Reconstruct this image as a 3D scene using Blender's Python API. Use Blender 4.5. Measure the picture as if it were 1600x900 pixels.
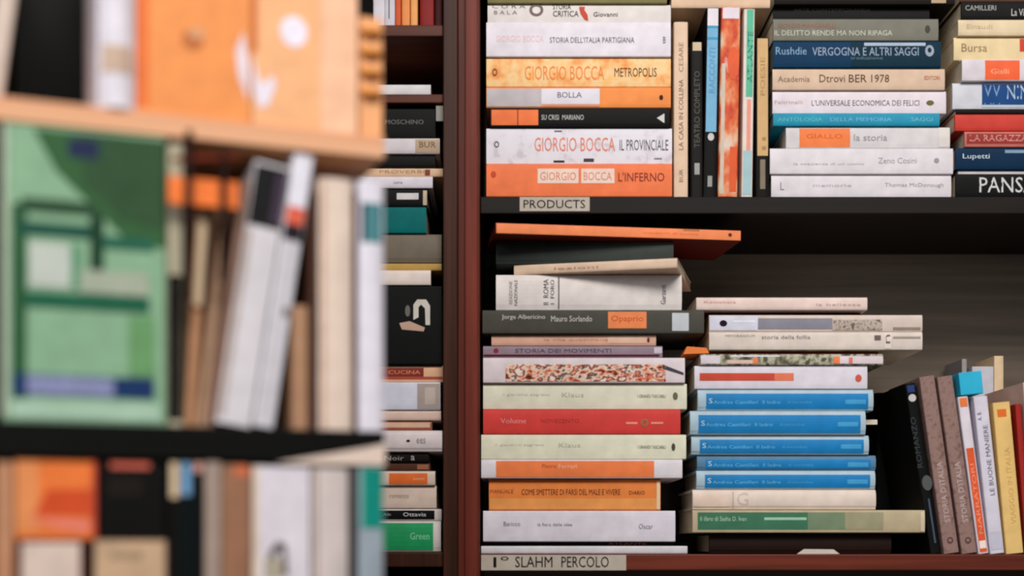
import bpy, math, random
from mathutils import Vector, Matrix
random.seed(7)
for o in list(bpy.data.objects): bpy.data.objects.remove(o)
SC = bpy.context.scene
COL = SC.collection

# ------------------------------------------------------------------ camera, light, exposure
CAM = Vector((0.0, -1.6, 1.3))
K = 0.00045              # metres per photo pixel at one metre distance
HOR = 850.0              # eye level in photo pixels
cd = bpy.data.cameras.new('camera')
cd.lens = 50; cd.sensor_width = 36; cd.shift_y = (HOR - 450) / 1600.0
cd.clip_start = 0.02
cd.dof.use_dof = True; cd.dof.focus_distance = 1.69; cd.dof.aperture_fstop = 1.8
cam = bpy.data.objects.new('camera', cd); COL.objects.link(cam)
cam.location = CAM; cam.rotation_euler = (math.pi / 2, 0, 0)
SC.camera = cam
w = bpy.data.worlds.new('world'); SC.world = w; w.use_nodes = True
w.node_tree.nodes['Background'].inputs[0].default_value = (0.90, 0.95, 1.0, 1)
w.node_tree.nodes['Background'].inputs[1].default_value = 0.15
def area(name, loc, target, sx, sy, power, col):
    l = bpy.data.lights.new(name, 'AREA'); l.shape = 'RECTANGLE'; l.size = sx; l.size_y = sy
    l.energy = power; l.color = col
    o = bpy.data.objects.new(name, l); COL.objects.link(o); o.location = loc
    o.rotation_euler = (Vector(target) - Vector(loc)).to_track_quat('-Z', 'Y').to_euler()
area('shop_ceiling_light', (0.5, -2.5, 3.3), (0.1, 0, 1.5), 2.2, 0.9, 88, (1.0, 0.965, 0.93))
area('window_light', (-1.7, -3.2, 2.2), (0.0, 0, 1.5), 1.4, 1.6, 34, (0.93, 0.96, 1.0))
vs = SC.view_settings
vs.view_transform = 'Standard'; vs.look = 'None'; vs.gamma = 1; vs.exposure = 0.0
vs.use_curve_mapping = False

# ------------------------------------------------------------------ materials
def lin(c):
    return tuple(((v / 255) / 12.92 if v / 255 <= 0.04045 else ((v / 255 + 0.055) / 1.055) ** 2.4) for v in c)
MATS = {}
def P(col, rough=0.55, wear=0.10):
    if max(col) < 60: col = tuple(int(v * 0.62) for v in col)
    key = ('p', tuple(col), rough, wear)
    if key in MATS: return MATS[key]
    m = bpy.data.materials.new('card_%d_%d_%d' % tuple(col)); m.use_nodes = True
    nt = m.node_tree; b = nt.nodes['Principled BSDF']
    tc = nt.nodes.new('ShaderNodeTexCoord'); n = nt.nodes.new('ShaderNodeTexNoise')
    n.inputs['Scale'].default_value = 55; n.inputs['Detail'].default_value = 5
    nt.links.new(tc.outputs['Object'], n.inputs['Vector'])
    r = nt.nodes.new('ShaderNodeValToRGB')
    c = lin(col)
    r.color_ramp.elements[0].position = 0.3; r.color_ramp.elements[1].position = 0.72
    r.color_ramp.elements[0].color = tuple(v * (1 - wear) for v in c) + (1,)
    r.color_ramp.elements[1].color = tuple(min(1, v * (1 + wear * 0.8)) for v in c) + (1,)
    nt.links.new(n.outputs['Fac'], r.inputs[0]); nt.links.new(r.outputs[0], b.inputs['Base Color'])
    b.inputs['Roughness'].default_value = rough
    b.inputs['Specular IOR Level'].default_value = 0.10 if max(col) < 130 else 0.2
    MATS[key] = m; return m
def MOT(cols, scale=60, stretch=(1, 1, 1)):
    """printed picture: a patchwork of several colours"""
    key = ('m', tuple(cols), scale, stretch)
    if key in MATS: return MATS[key]
    m = bpy.data.materials.new('printed_picture'); m.use_nodes = True
    nt = m.node_tree; b = nt.nodes['Principled BSDF']
    tc = nt.nodes.new('ShaderNodeTexCoord'); mp = nt.nodes.new('ShaderNodeMapping')
    mp.inputs['Scale'].default_value = stretch
    n = nt.nodes.new('ShaderNodeTexNoise'); n.inputs['Scale'].default_value = scale; n.inputs['Detail'].default_value = 3
    nt.links.new(tc.outputs['Object'], mp.inputs[0]); nt.links.new(mp.outputs[0], n.inputs['Vector'])
    r = nt.nodes.new('ShaderNodeValToRGB'); k = len(cols)
    els = r.color_ramp.elements
    while len(els) < k: els.new(0.5)
    for i in range(k):
        els[i].position = 0.34 + 0.32 * i / (k - 1); els[i].color = lin(cols[i]) + (1,)
    nt.links.new(n.outputs['Fac'], r.inputs[0]); nt.links.new(r.outputs[0], b.inputs['Base Color'])
    b.inputs['Roughness'].default_value = 0.55; b.inputs['Specular IOR Level'].default_value = 0.2
    MATS[key] = m; return m
def PAPER(col=(214, 198, 172)):
    key = ('paper', tuple(col))
    if key in MATS: return MATS[key]
    m = bpy.data.materials.new('page_paper'); m.use_nodes = True
    nt = m.node_tree; b = nt.nodes['Principled BSDF']
    tc = nt.nodes.new('ShaderNodeTexCoord'); n = nt.nodes.new('ShaderNodeTexNoise')
    n.inputs['Scale'].default_value = 900; n.inputs['Detail'].default_value = 2
    nt.links.new(tc.outputs['Object'], n.inputs['Vector'])
    r = nt.nodes.new('ShaderNodeValToRGB'); c = lin(col)
    r.color_ramp.elements[0].position = 0.35; r.color_ramp.elements[1].position = 0.6
    r.color_ramp.elements[0].color = tuple(v * 0.72 for v in c) + (1,); r.color_ramp.elements[1].color = c + (1,)
    nt.links.new(n.outputs['Fac'], r.inputs[0]); nt.links.new(r.outputs[0], b.inputs['Base Color'])
    b.inputs['Roughness'].default_value = 0.8
    MATS[key] = m; return m
def WOOD(c1, c2, axis='z', rough=0.42):
    key = ('w', c1, c2, axis)
    if key in MATS: return MATS[key]
    m = bpy.data.materials.new('stained_wood'); m.use_nodes = True
    nt = m.node_tree; b = nt.nodes['Principled BSDF']
    tc = nt.nodes.new('ShaderNodeTexCoord'); mp = nt.nodes.new('ShaderNodeMapping')
    mp.inputs['Scale'].default_value = (90, 90, 3) if axis == 'z' else (3, 90, 90)
    n = nt.nodes.new('ShaderNodeTexNoise'); n.inputs['Scale'].default_value = 1.0; n.inputs['Detail'].default_value = 6
    n.inputs['Distortion'].default_value = 0.6
    nt.links.new(tc.outputs['Object'], mp.inputs[0]); nt.links.new(mp.outputs[0], n.inputs['Vector'])
    r = nt.nodes.new('ShaderNodeValToRGB')
    r.color_ramp.elements[0].position = 0.33; r.color_ramp.elements[1].position = 0.68
    r.color_ramp.elements[0].color = lin(c1) + (1,); r.color_ramp.elements[1].color = lin(c2) + (1,)
    nt.links.new(n.outputs['Fac'], r.inputs[0]); nt.links.new(r.outputs[0], b.inputs['Base Color'])
    b.inputs['Roughness'].default_value = rough; b.inputs['Specular IOR Level'].default_value = 0.14
    MATS[key] = m; return m
def M(c, **k):
    return c if isinstance(c, bpy.types.Material) else P(c, **k)

# ------------------------------------------------------------------ mesh helpers
class MB:
    def __init__(s): s.v = []; s.f = []; s.mi = []; s.m = []
    def mat(s, m):
        m = M(m)
        if m not in s.m: s.m.append(m)
        return s.m.index(m)
    def add(s, vs_, fs, m):
        b = len(s.v); i = s.mat(m); s.v += [tuple(v) for v in vs_]
        for f in fs: s.f.append([b + k for k in f]); s.mi.append(i)
    def box(s, x0, y0, z0, x1, y1, z1, m, T=None):
        vs_ = [(x, y, z) for z in (z0, z1) for y in (y0, y1) for x in (x0, x1)]
        if T: vs_ = [T @ Vector(v) for v in vs_]
        s.add(vs_, [(0, 2, 3, 1), (4, 5, 7, 6), (0, 1, 5, 4), (2, 6, 7, 3), (0, 4, 6, 2), (1, 3, 7, 5)], m)
    def prism(s, prof, a, b, m, f):
        """closed profile extruded from a to b; f(p, q, t) -> xyz"""
        n = len(prof)
        s.add([f(p, q, t) for t in (a, b) for p, q in prof],
              [[i, (i + 1) % n, n + (i + 1) % n, n + i] for i in range(n)] + [list(range(n))[::-1], list(range(n, 2 * n))], m)
    def tube(s, pts, r, m, n=8):
        ring = []
        pts = [Vector(p) for p in pts]
        for i, p in enumerate(pts):
            d = (pts[min(i + 1, len(pts) - 1)] - pts[max(i - 1, 0)]).normalized()
            a = d.orthogonal().normalized() if i == 0 else (ring[-1][1] - d * ring[-1][1].dot(d)).normalized()
            ring.append((p, a, d.cross(a)))
        vs_ = [p + (a * math.cos(2 * math.pi * k / n) + b * math.sin(2 * math.pi * k / n)) * r for p, a, b in ring for k in range(n)]
        fs = [[i * n + k, i * n + (k + 1) % n, (i + 1) * n + (k + 1) % n, (i + 1) * n + k] for i in range(len(pts) - 1) for k in range(n)]
        fs += [list(range(n))[::-1], [(len(pts) - 1) * n + k for k in range(n)]]
        s.add(vs_, fs, m)
    def build(s, name, parent=None, bevel=0, smooth=False):
        me = bpy.data.meshes.new(name); me.from_pydata(s.v, [], s.f)
        for m in s.m: me.materials.append(m)
        me.polygons.foreach_set('material_index', s.mi)
        if smooth: me.polygons.foreach_set('use_smooth', [True] * len(s.f))
        import bmesh
        bm = bmesh.new(); bm.from_mesh(me); 
        if not smooth and bevel >= 0 and not getattr(s, 'keep', False): bmesh.ops.recalc_face_normals(bm, faces=bm.faces)
        bm.to_mesh(me); bm.free(); me.update()
        o = bpy.data.objects.new(name, me); COL.objects.link(o)
        if parent: o.parent = parent
        if bevel > 0:
            b = o.modifiers.new('bevel', 'BEVEL'); b.width = bevel; b.segments = 2; b.limit_method = 'ANGLE'
        return o
FONT = {}
def text_mesh(txt):
    if txt in FONT: return FONT[txt]
    c = bpy.data.curves.new('t', 'FONT'); c.body = txt; c.resolution_u = 2
    o = bpy.data.objects.new('t', c); COL.objects.link(o)
    dg = bpy.context.evaluated_depsgraph_get()
    me = bpy.data.meshes.new_from_object(o.evaluated_get(dg))
    vs_ = [v.co.copy() for v in me.vertices]; fs = [list(p.vertices) for p in me.polygons]
    bpy.data.objects.remove(o); bpy.data.curves.remove(c); bpy.data.meshes.remove(me)
    x0 = min(v.x for v in vs_); x1 = max(v.x for v in vs_); y0 = min(v.y for v in vs_); y1 = max(v.y for v in vs_)
    FONT[txt] = ([((v.x - x0) / (x1 - x0) - .5, (v.y - y0) / (y1 - y0) - .5) for v in vs_], fs)
    return FONT[txt]

def empty(name, loc, rot=(0, 0, 0), label=None, cat=None, group=None):
    o = bpy.data.objects.new(name, None); COL.objects.link(o); o.location = loc; o.rotation_euler = rot
    o.empty_display_size = 0.02
    if label: o['label'] = label
    if cat: o['category'] = cat
    if group: o['group'] = group
    return o
def tag(o, label, cat, group=None):
    o['label'] = label; o['category'] = cat
    if group: o['group'] = group
    return o

# marks are laid on the front of a thing in its own front frame (fx to the right, fz up)
# ('b',x0,z0,x1,z1,col) block  ('t',xc,zc,w,h,text,col,dir) text  ('o',xc,zc,rx,rz,col) disc  ('r',...) ring  ('p',[(x,z)..],col) polygon
def kd_is_ink(mk): return mk[0] in 'tor'
def do_marks(marks, surf, cover, letlist, lim):
    e = 0
    X0, X1, Z0, Z1 = lim
    for mk in marks:
        letters = MB()
        if kd_is_ink(mk): letlist.append((letters, 'spine_lettering' if mk[0] == 't' else 'printed_emblem'))
        kd = mk[0]; e += 1; off = 0.0002 + 0.00006 * e
        if kd == 'b':
            _, x0, z0, x1, z1, c = mk
            x0, x1 = sorted((x0, x1)); z0, z1 = sorted((z0, z1))
            x0 = max(x0, X0); x1 = min(x1, X1); z0 = max(z0, Z0); z1 = min(z1, Z1)
            n = 6; vs_ = []; fs = []
            for i in range(n + 1):
                for j in range(n + 1):
                    x = x0 + (x1 - x0) * i / n; z = z0 + (z1 - z0) * j / n
                    vs_.append((x, surf(x, z) - off, z))
            for i in range(n):
                for j in range(n):
                    a = i * (n + 1) + j; fs.append((a, a + n + 1, a + n + 2, a + 1))
            cover.add(vs_, fs, c)
        elif kd == 't':
            _, xc, zc, w_, h_, txt, c, dr = mk
            vv, fs = text_mesh(txt); vs_ = []
            for a, b in vv:
                if dr == 'h': x, z = xc + a * w_, zc + b * h_
                elif dr == 'up': x, z = xc - b * w_, zc + a * h_
                else: x, z = xc + b * w_, zc - a * h_
                vs_.append((x, surf(x, z) - off, z))
            letters.add(vs_, fs, c)
        elif kd in 'or':
            _, xc, zc, rx, rz, c = mk
            n = 20; q = 0.0 if kd == 'o' else 0.6
            if kd == 'o':
                vs_ = [(xc + rx * math.cos(6.2832 * i / n), 0, zc + rz * math.sin(6.2832 * i / n)) for i in range(n)]; fs = [list(range(n))]
            else:
                vs_ = [(xc + g * rx * math.cos(6.2832 * i / n), 0, zc + g * rz * math.sin(6.2832 * i / n)) for g in (1, q) for i in range(n)]
                fs = [[i, (i + 1) % n, n + (i + 1) % n, n + i] for i in range(n)]
            letters.add([(x, surf(x, z) - off, z) for x, _, z in vs_], fs, c)
        elif kd == 'p':
            _, pts, c = mk
            cover.add([(x, surf(x, z) - off, z) for x, z in pts], [list(range(len(pts)))], c)

def book_body(root, L, T, W, col, upright, hard, marks, pages=None, bulge=None, letter_name='spine_lettering', rs=None):
    """L along the spine, T thick, W deep; front frame origin at the middle of the base"""
    c = 0.0024 if hard else 0.0009
    if bulge is None: bulge = min(0.0022, T * 0.10) if hard else min(0.0007, T * 0.04)
    r = min(T * 0.22, 0.0022 if hard else 0.0016)
    if rs: r = rs
    out = [(W, T)]
    for i in range(5):
        a = math.pi / 2 * i / 4; out.append((r - r * math.sin(a), T - r + r * math.cos(a)))
    bl = lambda t: bulge * max(0.0, 1 - ((2 * t / T) - 1) ** 2)
    for i in range(1, 8):
        t = T - r - (T - 2 * r) * i / 8; out.append((-bl(t), t))
    for i in range(5):
        a = math.pi / 2 * i / 4; out.append((r - r * math.cos(a), r - r * math.sin(a)))
    out += [(W, 0), (W, c), (r + c, c), (r + c, T - c), (W, T - c)]
    cover = MB(); letters = []
    if upright: f = lambda p, q, t: (q - T / 2, p, t); cover.prism(out, 0, L, col, f)
    else: f = lambda p, q, t: (t, p, q); cover.prism(out, -L / 2, L / 2, col, f)
    base_bl = lambda t: -bl(min(max(t, 0), T))
    if upright: surf = lambda x, z: base_bl(x + T / 2); lim = (-T / 2 + r, T / 2 - r, 0.0006, L - 0.0006)
    else: surf = lambda x, z: base_bl(z); lim = (-L / 2 + 0.0006, L / 2 - 0.0006, r, T - r)
    do_marks(marks, surf, cover, letters, lim)
    cover.keep = False
    cvo = cover.build('cover', root)
    ins = 0.003 if hard else 0.0008
    pg = MB()
    pw = W - (0.004 if hard else 0.0012)
    if upright: pg.box(-T / 2 + c, r + c, ins, T / 2 - c, pw, L - ins, pages or PAPER())
    else: pg.box(-L / 2 + ins, r + c, c, L / 2 - ins, pw, T - c, pages or PAPER())
    pg.build('pages', root)
    for l_, nm in letters: l_.build(nm, cvo)

def conv(marks, fx, fz, kx, kz):
    """photo pixel marks -> metres in the front frame"""
    out = []
    for m in marks:
        if m[0] == 'b': out.append(('b', fx(m[1]), fz(m[2]), fx(m[3]), fz(m[4]), m[5]))
        elif m[0] == 't':
            dr = m[7] if len(m) > 7 else 'h'
            out.append(('t', fx(m[1]), fz(m[2]), m[3] * kx, m[4] * kz, m[5], m[6], dr))
        elif m[0] in 'or': out.append((m[0], fx(m[1]), fz(m[2]), m[3] * kx, m[4] * kz, m[5]))
        elif m[0] == 'p': out.append(('p', [(fx(x), fz(z)) for x, z in m[1]], m[2]))
    return out

# ---- books of the wall bookcases
S = K * 1.6
def wx(px, d=1.6): return (px - 800) * K * d
def wz(py, d=1.6): return CAM.z + (HOR - py) * K * d
ZOFF = {}
def lying(x0, y0, x1, y1, col, label, marks=(), Y=0.0, yaw=0, W=0.135, hard=False, group=None, name=None, dz=0, pages=None, tilt=0, rs=None):
    d = 1.6 + Y; kx = K * d
    T = (y1 - y0) * S - 0.0004; L = (x1 - x0) * kx
    xc = (x0 + x1) / 2
    root = empty(name or ('hardcover_book' if hard else 'paperback_book'), (wx(xc, d), Y, wz(y1) + dz + 0.0003), (0, math.radians(tilt), math.radians(yaw)), label, 'book', group)
    mk = conv(marks, lambda p: (p - xc) * kx, lambda q: (y1 - q) * S, kx, S)
    book_body(root, L, T, W, M(col), False, hard, mk, pages, rs=rs)
    return root
def standing(xb, T_px, ytop, ybase, col, label, marks=(), Y=0.0, lean=0, W=0.13, hard=False, group=None, name=None, pages=None, yaw=0):
    """xb: middle of the foot; lean in degrees, positive to the right; marks in pixels, x from the foot's middle"""
    d = 1.6 + Y; kx = K * d
    a = math.radians(lean); T = T_px * kx * math.cos(a)
    L = (ybase - ytop) * S / math.cos(a)
    root = empty(name or ('hardcover_book' if hard else 'paperback_book'), (wx(xb, d), Y, wz(ybase) + T / 2 * abs(math.sin(a)) + .0003), (0, a, math.radians(yaw)), label, 'book', group)
    mk = conv(marks, lambda p: p * kx, lambda q: (ybase - q) * S, kx, S)
    book_body(root, L, T, W, M(col), True, hard, mk, pages)
    return root

# ------------------------------------------------------------------ floor and wall
f = MB(); f.box(-3, -4, -0.05, 3, 0.5, 0, WOOD((46, 34, 27), (72, 54, 42), 'x')); o = f.build('floor'); o['kind'] = 'structure'
f = MB(); f.box(-3, 0.26, 0, 3, 0.36, 2.7, P((120, 112, 100), 0.8)); o = f.build('wall_back'); o['kind'] = 'structure'

# ------------------------------------------------------------------ the two wall bookcases
RED = WOOD((72, 31, 22), (104, 46, 33)); REDX = WOOD((84, 36, 25), (116, 52, 38), 'x')
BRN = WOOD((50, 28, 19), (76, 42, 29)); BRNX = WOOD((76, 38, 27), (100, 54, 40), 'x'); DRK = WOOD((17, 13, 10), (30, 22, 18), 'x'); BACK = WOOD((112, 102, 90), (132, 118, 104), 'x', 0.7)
def bookcase(label, xa, xb, ta, tb, shelves, side_a, side_b, yf, backm):
    """xa..xb inner pixels, ta/tb side thickness px; shelves: (ytop, ybottom, material)"""
    root = empty('bookcase', (wx((xa + xb) / 2), 0.1, 0), (0, 0, 0), label, 'bookcase')
    ox, oy = root.location.x, root.location.y
    def part(name, x0, y0, z0, x1, y1, z1, m, bev=0.0012):
        b = MB(); b.box(x0 - ox, y0 - oy, z0, x1 - ox, y1 - oy, z1, m); return b.build(name, root, bev)
    part('side_panel', wx(xa - ta), yf, 0, wx(xa), 0.235, 2.25, side_a)
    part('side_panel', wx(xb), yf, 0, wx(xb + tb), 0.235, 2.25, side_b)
    part('back_panel', wx(xa), 0.222, 0.02, wx(xb), 0.235, 2.25, backm)
    for (yt, yb_, m) in shelves:
        part('shelf', wx(xa) + .0002, -0.0025, wz(yb_), wx(xb) - .0002, 0.2215, wz(yt), m)
    return root, part
RC, rpart = bookcase('reddish brown wall bookcase on the right, holding the big book stacks', 750, 1796, 34, 34,
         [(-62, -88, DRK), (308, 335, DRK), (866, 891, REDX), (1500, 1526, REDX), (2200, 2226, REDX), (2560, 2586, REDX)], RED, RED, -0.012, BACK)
m_ = rpart('edge_moulding', wx(727), -0.016, 0.0, wx(747), -0.0118, 2.25, WOOD((98, 40, 30), (130, 58, 44)), 0.0015)
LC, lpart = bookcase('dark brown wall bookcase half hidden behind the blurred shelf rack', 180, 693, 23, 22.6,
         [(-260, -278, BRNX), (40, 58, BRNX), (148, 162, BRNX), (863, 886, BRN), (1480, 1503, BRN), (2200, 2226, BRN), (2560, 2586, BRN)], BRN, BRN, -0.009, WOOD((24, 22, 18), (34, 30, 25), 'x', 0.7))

# shelf edge labels
def edge_label(x0, y0, x1, y1, label, txts):
    b = MB(); L_ = MB(); d = 1.597
    xc = (x0 + x1) / 2
    root = empty('shelf_label', (wx(xc), -0.0026, wz(y1)), (0, 0, 0), label, 'label')
    hw = (x1 - x0) / 2 * S; h = (y1 - y0) * S
    b.box(-hw, -0.0008, 0, hw, 0, h, P((190, 178, 164), 0.6)); ps = b.build('paper_strip', root)
    for (tx, ty, w_, h_, s_) in txts:
        vv, fs = text_mesh(s_)
        L_ = MB(); L_.add([((tx - xc) * S + a * w_ * S, -0.0011, (y1 - ty) * S + c * h_ * S) for a, c in vv], fs, P((40, 36, 34), 0.7)); L_.build('lettering', ps)
edge_label(812, 309, 921, 331, 'small pale paper label on the dark upper shelf edge', [(866, 320, 96, 13, 'PRODUCTS')])
edge_label(752, 867, 978, 891, 'long grey paper label on the lower shelf edge', [(783, 878, 24, 17, 'I°'), (834, 878, 58, 17, 'SLAHM'), (914, 878, 74, 17, 'PERCOLO')])

# ------------------------------------------------------------------ stack A (upper bay, left)
WHT = (226, 219, 223); K1 = (26, 25, 24); ORG = (238, 124, 66)
gA = None
def stack(items, base, **kw):
    """items from top to bottom, closed up so every book rests on the next"""
    tops = [it[1] for it in items] + [base]
    for i, it in enumerate(items):
        x0, y0, x1, col, label = it[:5]
        marks = it[5] if len(it) > 5 else ()
        opt = dict(kw); opt.update(it[6] if len(it) > 6 else {})
        if 'Y' not in opt: opt['Y'] = 0.002 + random.uniform(-0.002, 0.005)
        lying(x0, y0, x1, tops[i + 1], col, label, marks, **opt)
G = (120, 115, 118)
stack([
 (764, -50, 1044, (120, 60, 50), 'dark red book half out of view at the very top of the upper left stack'),
 (762, -20, 1042, (132, 122, 78), 'olive book barely in view above the cream book with the ring emblem'),
 (762, 5, 1048, (222, 213, 208), 'cream paperback with a grey ring emblem and a red figure on the spine', [
   ('t', 795, 8, 52, 7, 'C O R A', G), ('t', 790, 18, 36, 6, 'B A L A', G), ('r', 838, 14, 11, 10, (120, 100, 100)),
   ('t', 878, 9, 28, 8, 'STORIA', (60, 52, 50)), ('t', 884, 20, 40, 9, 'CRITICA', (60, 58, 45)), ('p', [(905, 9), (914, 9), (913, 14), (918, 22), (919, 31), (913, 29), (907, 20), (905, 12)], (196, 70, 45)),
   ('t', 946, 21, 38, 7, 'Giovanni', (60, 52, 50))]),
 (760, 34, 1048, (228, 220, 227), 'thick white paperback with grey title and faint pink author line', [
   ('t', 812, 61, 74, 10, 'GIORGIO BOCCA', (236, 196, 196)), ('t', 925, 63, 132, 9, "STORIA DELL'ITALIA PARTIGIANA", (96, 90, 96)), ('t', 1038, 63, 4, 10, 'B', (80, 80, 90))]),
 (760, 89, 1048, MOT([(238, 150, 80), (244, 186, 120), (242, 205, 150), (246, 190, 118)], 50), 'yellow-orange mottled paperback with large orange author name', [
   ('t', 882, 113, 124, 22, 'GIORGIO BOCCA', (236, 134, 58)), ('t', 993, 112, 66, 14, 'METROPOLIS', (92, 40, 26)), ('r', 773, 112, 4, 6, (120, 80, 50))]),
 (760, 135, 1048, (240, 142, 70), 'paperback with grey left end, white sticker and orange right end', [
   ('b', 756, 130, 846, 172, (190, 180, 182)), ('b', 846, 130, 937, 162, (224, 218, 226)), ('b', 846, 162, 937, 172, (226, 150, 120)),
   ('t', 890, 148, 38, 9, 'BOLLA', (96, 88, 96)), ('o', 1033, 152, 3, 4, (60, 30, 20))]),
 (766, 168, 1046, K1, 'black paperback with an orange block at its left end', [
   ('b', 768, 172, 841, 196, (238, 118, 62)), ('b', 808, 172, 810, 196, (150, 60, 30)), ('t', 879, 184, 66, 8, 'SU CRISI  MARIANO', (200, 196, 190)),
   ('p', [(1026, 185), (1038, 178), (1038, 193)], (215, 210, 205))]),
 (760, 199, 1050, MOT([(206, 198, 204), (226, 219, 226), (228, 222, 229), (229, 224, 230)], 70), 'white speckled paperback with coral author name and dark title', [
   ('t', 898, 225, 126, 22, 'GIORGIO BOCCA', (228, 128, 96)), ('t', 1006, 226, 76, 17, 'IL PROVINCIALE', (86, 84, 90)), ('r', 776, 225, 4, 5, (90, 86, 96)),
   ('b', 865, 250, 882, 253, (60, 50, 50)), ('b', 912, 247, 928, 252, (80, 70, 76)), ('b', 866, 203, 878, 205, (120, 110, 110)), ('b', 1022, 246, 1034, 248, (150, 140, 150))]),
 (760, 256, 1050, (242, 122, 72), 'bright orange paperback at the foot of the upper left stack', [
   ('b', 840, 264, 904, 287, (240, 212, 196)), ('b', 908, 264, 960, 287, (240, 212, 196)), ('t', 872, 276, 56, 13, 'GIORGIO', (222, 130, 100)), ('t', 934, 276, 44, 13, 'BOCCA', (222, 130, 100)),
   ('t', 1002, 277, 72, 14, "L'INFERNO", (130, 44, 26)), ('o', 771, 273, 4, 5, (190, 70, 30))]),
], 308)

# ------------------------------------------------------------------ upright books of the upper bay
lying(1049, -8, 1203, 11, (218, 184, 154), 'tan booklet lying flat across the upright books', Y=0.004, dz=0)
standing(1064, 22, 35, 308, (226, 194, 166), 'tall pink-tan upright paperback beside the orange stack', [
   ('t', 0, 90, 7, 46, 'CESARE', (150, 118, 98), 'up'), ('t', 0, 180, 7, 110, 'LA CASA IN COLLINA', (128, 100, 84), 'up'), ('t', 0, 275, 6, 20, 'BUR', (150, 120, 100), 'up')])
standing(1089, 18, 64, 308, (44, 42, 39), 'black upright paperback with a cream head band', [
   ('b', -9, 64, 9, 78, (206, 184, 152)), ('t', 0, 170, 9, 120, 'TEATRO COMPLETO', (92, 88, 82), 'up'), ('b', -4, 254, 4, 272, (160, 158, 150))], Y=0.004)
standing(1083, 20, 22, 308, (150, 112, 80), 'brown upright book behind the black one', Y=0.14, W=0.07)
standing(1109, 21, 12, 308, (26, 25, 24), 'pale blue upright paperback with white top and black lower part', [
   ('b', -11, 12, 11, 40, (228, 218, 224)), ('b', -11, 40, 11, 206, (118, 174, 208)), ('b', -11, 40, 11, 44, (60, 150, 190)), ('b', -11, 58, 11, 62, (60, 150, 190)),
   ('o', 0, 214, 5, 6, (200, 196, 190)), ('t', 0, 110, 9, 70, 'RACCONTI', (90, 150, 190), 'up'), ('b', -4, 275, 3, 292, (150, 150, 148))], lean=1.0, Y=0.002)
standing(1137, 30, 12, 308, MOT([(222, 206, 196), (226, 168, 130), (222, 108, 62), (196, 60, 36), (232, 200, 180)], 40, (1, 1, .6)), 'tall upright paperback with red and cream picture spine', [
   ('b', -15, 12, 15, 30, (226, 214, 222)), ('b', -15, 100, -7, 304, (206, 190, 170)), ('b', 2, 230, 14, 300, (222, 92, 44)), ('o', 5, 100, 9, 26, (224, 92, 50))], lean=1.0)
standing(1167, 17, 15, 308, (228, 214, 204), 'slim upright paperback with green upper spine and pink lower spine', [
   ('b', -4, 15, 9, 152, (92, 184, 150)), ('t', 2, 90, 8, 80, 'ATLANTE', (20, 96, 76), 'up'), ('b', -2, 156, 4, 236, (236, 150, 130)), ('b', -8, 236, 9, 305, (166, 196, 200))], lean=0.8)
standing(1191.5, 21, 60, 308, (30, 27, 24), 'short upright book with ochre jacket over a dark foot', [
   ('b', -13, 60, 13, 244, (208, 168, 116)), ('b', -4, 250, 4, 296, (130, 116, 96)), ('t', 0, 120, 7, 60, 'POESIE', (170, 130, 84), 'up'), ('t', 2, 225, 6, 20, 'II', (170, 130, 84), 'up')])
standing(1184, 8, 24, 308, (176, 160, 132), 'thin beige pamphlet behind the ochre book', Y=0.152, W=0.05)

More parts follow.
